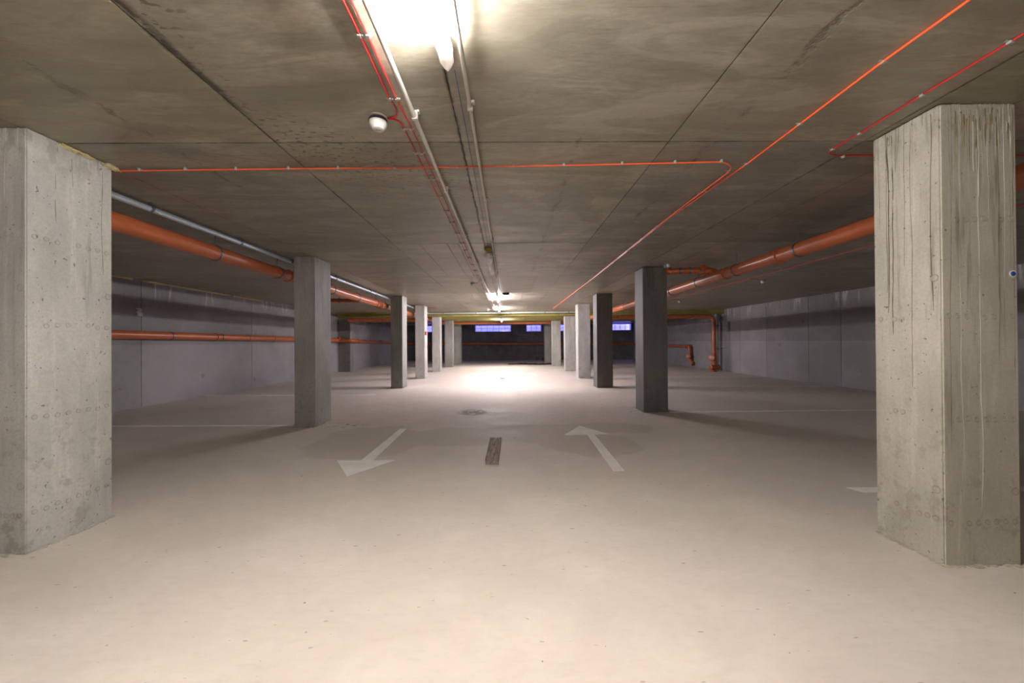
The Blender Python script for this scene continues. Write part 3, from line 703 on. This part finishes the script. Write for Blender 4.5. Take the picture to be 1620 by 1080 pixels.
def conduit(label, pts, r, cl, mat='conduit'):
    t = thing('cable_conduit', label, 'conduit')
    b = BM(); sweep(b, pts, r, 14); obj('tube_run', b, M[mat], t, True)
    for (x, y) in cl:
        b = BM(); box(b, x - r - .004, x + r + .004, y - .01, y + .01, H - .05, H, 1, .002); box(b, x + r, x + r + .014, y - .014, y + .014, H - .014, H, 1, .002)
        obj('conduit_clip', b, M['white'], t)
    return t
conduit('pale grey conduit tube along the aisle ceiling left of the lamps',
        [(-.52, -2, H - .034), (-.505, 1.5, H - .034), (-.498, 2.4, H - .034), (-.47, 5.5, H - .034), (-.445, 9, H - .034), (-.425, 15.0, H - .034)], .0125,
        [(-.499, 2.05), (-.490, 3.05), (-.478, 4.4), (-.465, 5.9), (-.455, 7.6), (-.44, 9.9), (-.435, 12.3)])
conduit('pale grey conduit tube along the aisle ceiling right of the lamps',
        [(-.19, -2, H - .032), (-.188, 1.5, H - .032), (-.184, 3, H - .032), (-.175, 6, H - .032), (-.165, 9.6, H - .032)], .0105,
        [(-.187, 1.97), (-.182, 3.3), (-.178, 4.6), (-.172, 6.8)])
t = tag(obj('blue_string', (lambda b: (sweep(b, [(-.237, 1.74, H - .003), (-.236, 2.2, H - .003), (-.239, 3.56, H - .003), (-.242, 4.98, H - .003)], .0016, 6), b)[1])(BM()), M['blue']), 'thin blue string stretched along the ceiling between the near lamp and the unlit lamp', 'string')

# ------------------------------------------------------------------ detectors and small ceiling items
def detector(x, y, label, s=1.0, zt=H):
    t = thing('smoke_detector', label, 'detector', None); t.location = (x, y, zt)
    b = BM(); lathe(b, [(.052 * s, 0), (.053 * s, .008 * s), (.050 * s, .012 * s)], (0, 0, 0), (0, 0, -1), 36); obj('mounting_base', b, M['conduit'], t, True)
    b = BM(); lathe(b, [(.050 * s, .012 * s), (.0525 * s, .014 * s), (.0525 * s, .026 * s), (.050 * s, .028 * s)], (0, 0, 0), (0, 0, -1), 36); obj('dark_band', b, M['detband'], t, True)
    b = BM(); lathe(b, [(.050 * s, .026 * s), (.0505 * s, .036 * s), (.046 * s, .052 * s), (.036 * s, .060 * s), (.034 * s, .068 * s), (.030 * s, .071 * s), (.001, .072 * s)], (0, 0, 0), (0, 0, -1), 36)
    obj('detector_head', b, M['white'], t, True)
    b = BM(); 
    for k in range(3): box(b, -.014 * s + .011 * s * k, -.007 * s + .011 * s * k, -.002 * s, .001 * s, -.0735 * s, -.0715 * s)
    obj('vent_marks', b, M['darkplastic'], t)
    return t
detector(-.722, 2.112, 'round white smoke detector with dark band on the near ceiling left of the conduit', .98)
detector(-.73, 7.98, 'dim grey smoke detector on the aisle ceiling between the unlit and first far lamp', .85)
detector(-.71, 14.15, 'far smoke detector on the aisle ceiling shining white just before the yellow slab', .85)
detector(5.42, 7.84, 'small pale detector on the right bay ceiling, nearer of two', .9)
detector(5.44, 11.7, 'small white detector on the right bay ceiling, farther of two', .9)
b = BM(); box(b, -.085, .085, -.05, .05, -.05, 0, 1, .008, 2)
o = obj('junction_box', b, M['darkplastic']); o.location = (-.02, 9.66, H); tag(o, 'small dark junction box on the ceiling right of the first far lamp', 'box')

# ------------------------------------------------------------------ lamps
def lamp(x, y0, y1, zt, mat, label, wrap=True, far=False):
    t = thing('tube_lamp', label, 'lamp'); t.location = (x, (y0 + y1) / 2, zt)
    L = (y1 - y0) / 2
    b = BM(); box(b, -.024, .024, -L, L, -.022, 0, 1, .005, 2); obj('lamp_housing', b, M['white'], t)
    b = BM(); sweep(b, [(0, -L + .05, -.058), (0, L - .05, -.058)], .020, 16); obj('glowing_tube', b, mat, t, True)
    for s in (-1, 1):
        b = BM(); box(b, -.024, .024, s * L - (.055 if s > 0 else 0), s * L + (.055 if s < 0 else 0), -.082, -.015, 1, .010, 2); obj('end_cap', b, M['white'], t)
    if wrap:
        b = BM(); n = 18; rings = []
        prof = [(L - .10, .027), (L - .06, .031), (L - .01, .032), (L + .02, .031), (L + .05, .018), (L + .07, .004)]
        for i, (yy, r) in enumerate(prof):
            rings.append([b.verts.new((math.cos(2 * PI * k / n) * r * (1 + .22 * mnoise.noise(Vector((k * .9, i * 1.3, 2)))), yy + .01 * mnoise.noise(Vector((k, i, 9))),
                                       -.058 - (.006 * (i - 2) if i > 2 else 0) + math.sin(2 * PI * k / n) * r * (1 + .22 * mnoise.noise(Vector((k * .8, i, 5)))))) for k in range(n)])
        for i in range(len(prof) - 1):
            for k in range(n): b.faces.new((rings[i][k], rings[i][(k + 1) % n], rings[i + 1][(k + 1) % n], rings[i + 1][k]))
        b.faces.new(rings[-1])
        obj('plastic_wrap', b, M['film'], t, True)['label'] = 'torn white plastic film over the lamp end'
    return t
lamp(-.252, .05, 1.575, H, M['tube_near'], 'brightly lit tube lamp at the top of the photo, wrapped in white film')
lamp(-.25, 9.75, 11.2, H, M['tube_far'], 'lit tube lamp over the aisle, first glowing one beyond the unlit lamp', False)
lamp(-.29, 13.2, 14.7, H, M['tube_far'], 'lit tube lamp over the aisle just before the yellow slab', False)
lamp(-.25, 17.1, 18.5, 2.314, M['tube_far'], 'farthest lit tube lamp, mounted on the underside of the yellow slab', False)
lamp(-.25, -4.5, -3.0, H, M['tube_rear'], 'lit tube lamp on the ceiling behind the viewpoint', False)
# the unlit lamp, wrapped
t = thing('tube_lamp', 'unlit tube lamp on the aisle ceiling, bundled in crumpled film and yellow tape', 'lamp'); t.location = (-.245, 5.78, H)
b = BM(); box(b, -.03, .03, -.76, .76, -.03, 0, 1, .006, 2); obj('lamp_housing', b, M['white'], t)
b = BM(); n = 20; R = []
for i in range(34):
    yy = -.70 + 1.42 * i / 33; r = .050 + .014 * mnoise.noise(Vector((i * .7, 0, 0)));
    if i in (0, 33): r *= .35
    R.append([b.verts.new((math.cos(2 * PI * k / n) * r * (1.05 + .42 * mnoise.noise(Vector((k * .8, i * .9, 1)))), yy, -.078 + math.sin(2 * PI * k / n) * r * .95 * (1 + .42 * mnoise.noise(Vector((k * .8, i * .9, 7)))))) for k in range(n)])
for i in range(33):
    for k in range(n): b.faces.new((R[i][k], R[i][(k + 1) % n], R[i + 1][(k + 1) % n], R[i + 1][k]))
b.faces.new(R[0][::-1]); b.faces.new(R[-1]); obj('plastic_wrap', b, M['wrap'], t, False)
b = BM(); box(b, -.050, .050, -.78, -.70, -.048, -.003, 1, .012, 2); box(b, .02, .052, -.775, -.74, -.03, -.006, 1, .006, 2); obj('yellow_tape', b, M['tape'], t)
b = BM(); sweep(b, wob_line([(.0, .70, -.06), (.02, .95, -.03), (.03, 1.4, -.01), (.06, 1.9, -.008)], .1, .02), .006, 8); obj('loose_wire', b, M['conduit'], t, True)

# ------------------------------------------------------------------ floor markings
def flat(name, polys, mat, label, cat, z=.0022):
    b = BM()
    for poly in polys:
        lo = [b.verts.new((x, y, 0)) for x, y in poly]; hi = [b.verts.new((x, y, z)) for x, y in poly]
        b.faces.new(hi); b.faces.new(lo[::-1])
        for i in range(len(poly)): b.faces.new((lo[i], lo[(i + 1) % len(poly)], hi[(i + 1) % len(poly)], hi[i]))
    bmesh.ops.recalc_face_normals(b, faces=b.faces)
    o = obj(name, b, M[mat]); xs = [p[0] for q in polys for p in q]; ys = [p[1] for q in polys for p in q]
    rebase(o, (sum(xs) / len(xs), sum(ys) / len(ys), 0)); return tag(o, label, cat)
flat('painted_arrow', [[(-1.533, 5.33), (-1.440, 5.33), (-1.405, 3.905), (-1.172, 3.905), (-1.477, 3.44), (-1.785, 3.915), (-1.528, 3.905)]], 'paint', 'white painted arrow on the left of the aisle pointing towards the viewer', 'arrow')
flat('painted_arrow', [[(1.050, 5.43), (1.338, 4.925), (1.146, 4.915), (1.104, 3.525), (.998, 3.52), (1.048, 4.905), (.740, 4.895)]], 'paint', 'white painted arrow on the right of the aisle pointing away to the back', 'arrow')
flat('painted_arrow', [[(-1.50, 14.3), (-1.41, 14.3), (-1.41, 13.2), (-1.17, 13.2), (-1.455, 12.75), (-1.75, 13.2), (-1.50, 13.2)]], 'faintpaint', 'faint worn arrow far down the left of the aisle near the back columns', 'arrow', .0015)
flat('painted_arrow', [[(1.05, 15.0), (1.34, 14.55), (1.11, 14.55), (1.11, 13.4), (1.0, 13.4), (1.0, 14.55), (.76, 14.55)]], 'faintpaint', 'faint worn arrow far down the right of the aisle near the back columns', 'arrow', .0015)
def line(xa, xb, ya, yb, w, label, mat='bluepaint'):
    flat('stall_line', [[(xa, ya - w / 2), (xb, yb - w / 2), (xb, yb + w / 2), (xa, ya + w / 2)]], mat, label, 'line')
line(XL + .02, -3.12, 5.66, 5.60, .085, 'pale stall line on the floor between the left wall and the second left column')
line(XL + .02, -3.12, 8.93, 8.86, .085, 'thin pale stall line in the left bay, behind the line at the second left column')
line(XL + .02, -3.15, 12.3, 12.25, .085, 'faint far stall line in the left bay, third one from the viewer')
line(2.78, XR - .02, 6.42, 6.50, .085, 'pale stall line running right from the foot of the second right column')
line(2.82, XR - .02, 10.15, 9.9, .085, 'thin pale stall line in the right bay, second beyond the near column')
line(2.82, XR - .02, 12.75, 12.75, .085, 'farthest pale stall line in the right bay, near the orange riser')
flat('stall_line', [[(2.80, 3.08), (XR - .02, 3.06), (XR - .02, 2.96), (2.86, 2.98)]], 'paint', 'white stall line starting left of the near right column and passing behind it', 'line')

# ------------------------------------------------------------------ things lying about
t = thing('wooden_plank', 'short weathered wooden board lying in the middle of the aisle between the arrows', 'plank'); t.location = (-.153, 4.225, 0); t.rotation_euler = (0, 0, -.015)
b = BM(); vs_ = box(b, -.066, .066, -.49, .49, 0, .022, 1, 0); bmesh.ops.subdivide_edges(b, edges=[e for e in b.edges if e.calc_length() > .5], cuts=14)
for v in b.verts: v.co += Vector((mnoise.noise(v.co * 9) * .008, mnoise.noise(v.co * 40) * .004, abs(mnoise.noise(v.co * 7 + Vector((4, 0, 0)))) * .006 if v.co.z > .01 else 0))
obj('board', b, M['wood'], t)
b = BM(); box(b, -.072, -.058, -.40, .47, 0, .03, 1, .002); box(b, .052, .068, -.44, .48, .004, .029, 1, .002); obj('edge_batten', b, M['wood'], t)
t = thing('tile_fragment', 'small pale tile piece lying far down the middle of the aisle floor', 'tile'); t.location = (-.15, 12.66, 0); t.rotation_euler = (0, 0, .15)
b = BM(); box(b, -.07, .07, -.06, .08, .012, .022, 1, .002); obj('tile_face', b, M['ceramic'], t)
b = BM(); box(b, -.072, .072, -.065, .08, 0, .013, 1, .002); obj('tile_body', b, M['terracotta'], t)
b = BM()
for k in range(110):
    q = random.random(); x = .1 + 2.4 * q; y = 20.6 + .25 * math.sin(q * 7) + random.uniform(-.3, .3); r = random.uniform(.03, .10) * (1.2 - abs(q - .45))
    vs_ = bmesh.ops.create_icosphere(b, subdivisions=1, radius=r)['verts']
    for v in vs_: v.co = Vector((v.co.x * 2.4 + x, v.co.y * 1.2 + y, max(0, v.co.z * .8)))
o = obj('mud_heap', b, M['mud'], None, True); rebase(o, (1.2, 20.3, 0)); tag(o, 'low brown smear of mud and litter on the floor far down the aisle', 'mud', kind='stuff')
b = BM()
for k in range(90):
    x = random.uniform(-6.5, 4.5); y = random.uniform(1.0, 8.5) ** 1.0; r = random.uniform(.0015, .0055)
    vs_ = bmesh.ops.create_icosphere(b, subdivisions=1, radius=r)['verts']
    a = random.uniform(.7, 2.2)
    for v in vs_: v.co = Vector((v.co.x * a + x, v.co.y + y, max(0, v.co.z * .6 + r * .3)))
o = obj('floor_crumbs', b, M['crumb']); tag(o, 'scattered grey grit and crumbs on the screed floor', 'grit', kind='stuff')
# cable dropping down the back wall with two black boxes at its foot
t = thing('hanging_cable', 'thin pale cable looping down the dark back wall right of the aisle centre', 'cable')
yb = YB - .02
b = BM(); sweep(b, fillet([(.72, yb, 2.45), (.80, yb, 2.15), (.68, yb, 1.98), (.69, yb, 1.78), (.90, yb, 1.74), (1.95, yb, 1.74), (2.09, yb, 1.5), (2.09, yb, .2)], .1, 5), .008, 8); obj('cable', b, M['greypipe'], t, True)
for x, nm, lb, s in ((2.06, 'black_box', 'black box with yellow mark on the floor below the back wall cable', .10), (2.42, 'black_box', 'smaller black lump on the floor right of the black box at the back wall', .075)):
    t = thing(nm, lb, 'box'); t.location = (x, YB - .35, 0)
    b = BM(); box(b, -s, s, -s * .7, s * .7, 0, s * 1.9, 1, s * .35, 3); sweep(b, fillet([(-s * .5, 0, s * 1.85), (-s * .5, 0, s * 2.3), (s * .5, 0, s * 2.3), (s * .5, 0, s * 1.85)], .03, 4), .008, 8); obj('box_body', b, M['darkplastic'], t, True)
    if s > .09: b = BM(); box(b, -.02, .03, -s * .7 - .003, -s * .7 + .001, .06, .12); obj('yellow_mark', b, M['tape'], t)

# repeats share a group
GROUPS = {'pipe': None, 'arrow': 'painted arrows on the aisle floor', 'line': 'pale stall lines on the floor', 'lamp': 'tube lamps along the aisle ceiling',
          'detector': 'smoke detectors on the ceiling', 'conduit': 'pale conduits along the aisle ceiling', 'foam': 'foam beads along the wall tops'}
for o in list(C.objects):
    if o.parent: continue
    k = o.name.split('.')[0]; c = o.get('category')
    if k == 'concrete_column': o['group'] = 'concrete columns of the left row' if o.location.x < 0 else 'concrete columns of the right row'
    elif k == 'drain_pipe': o['group'] = 'orange drain pipes'
    elif k == 'steel_pipe': o['group'] = 'slim galvanised steel pipes'
    elif k == 'alarm_cable': o['group'] = 'red and orange alarm cables under the ceiling'
    elif GROUPS.get(c): o['group'] = GROUPS[c]
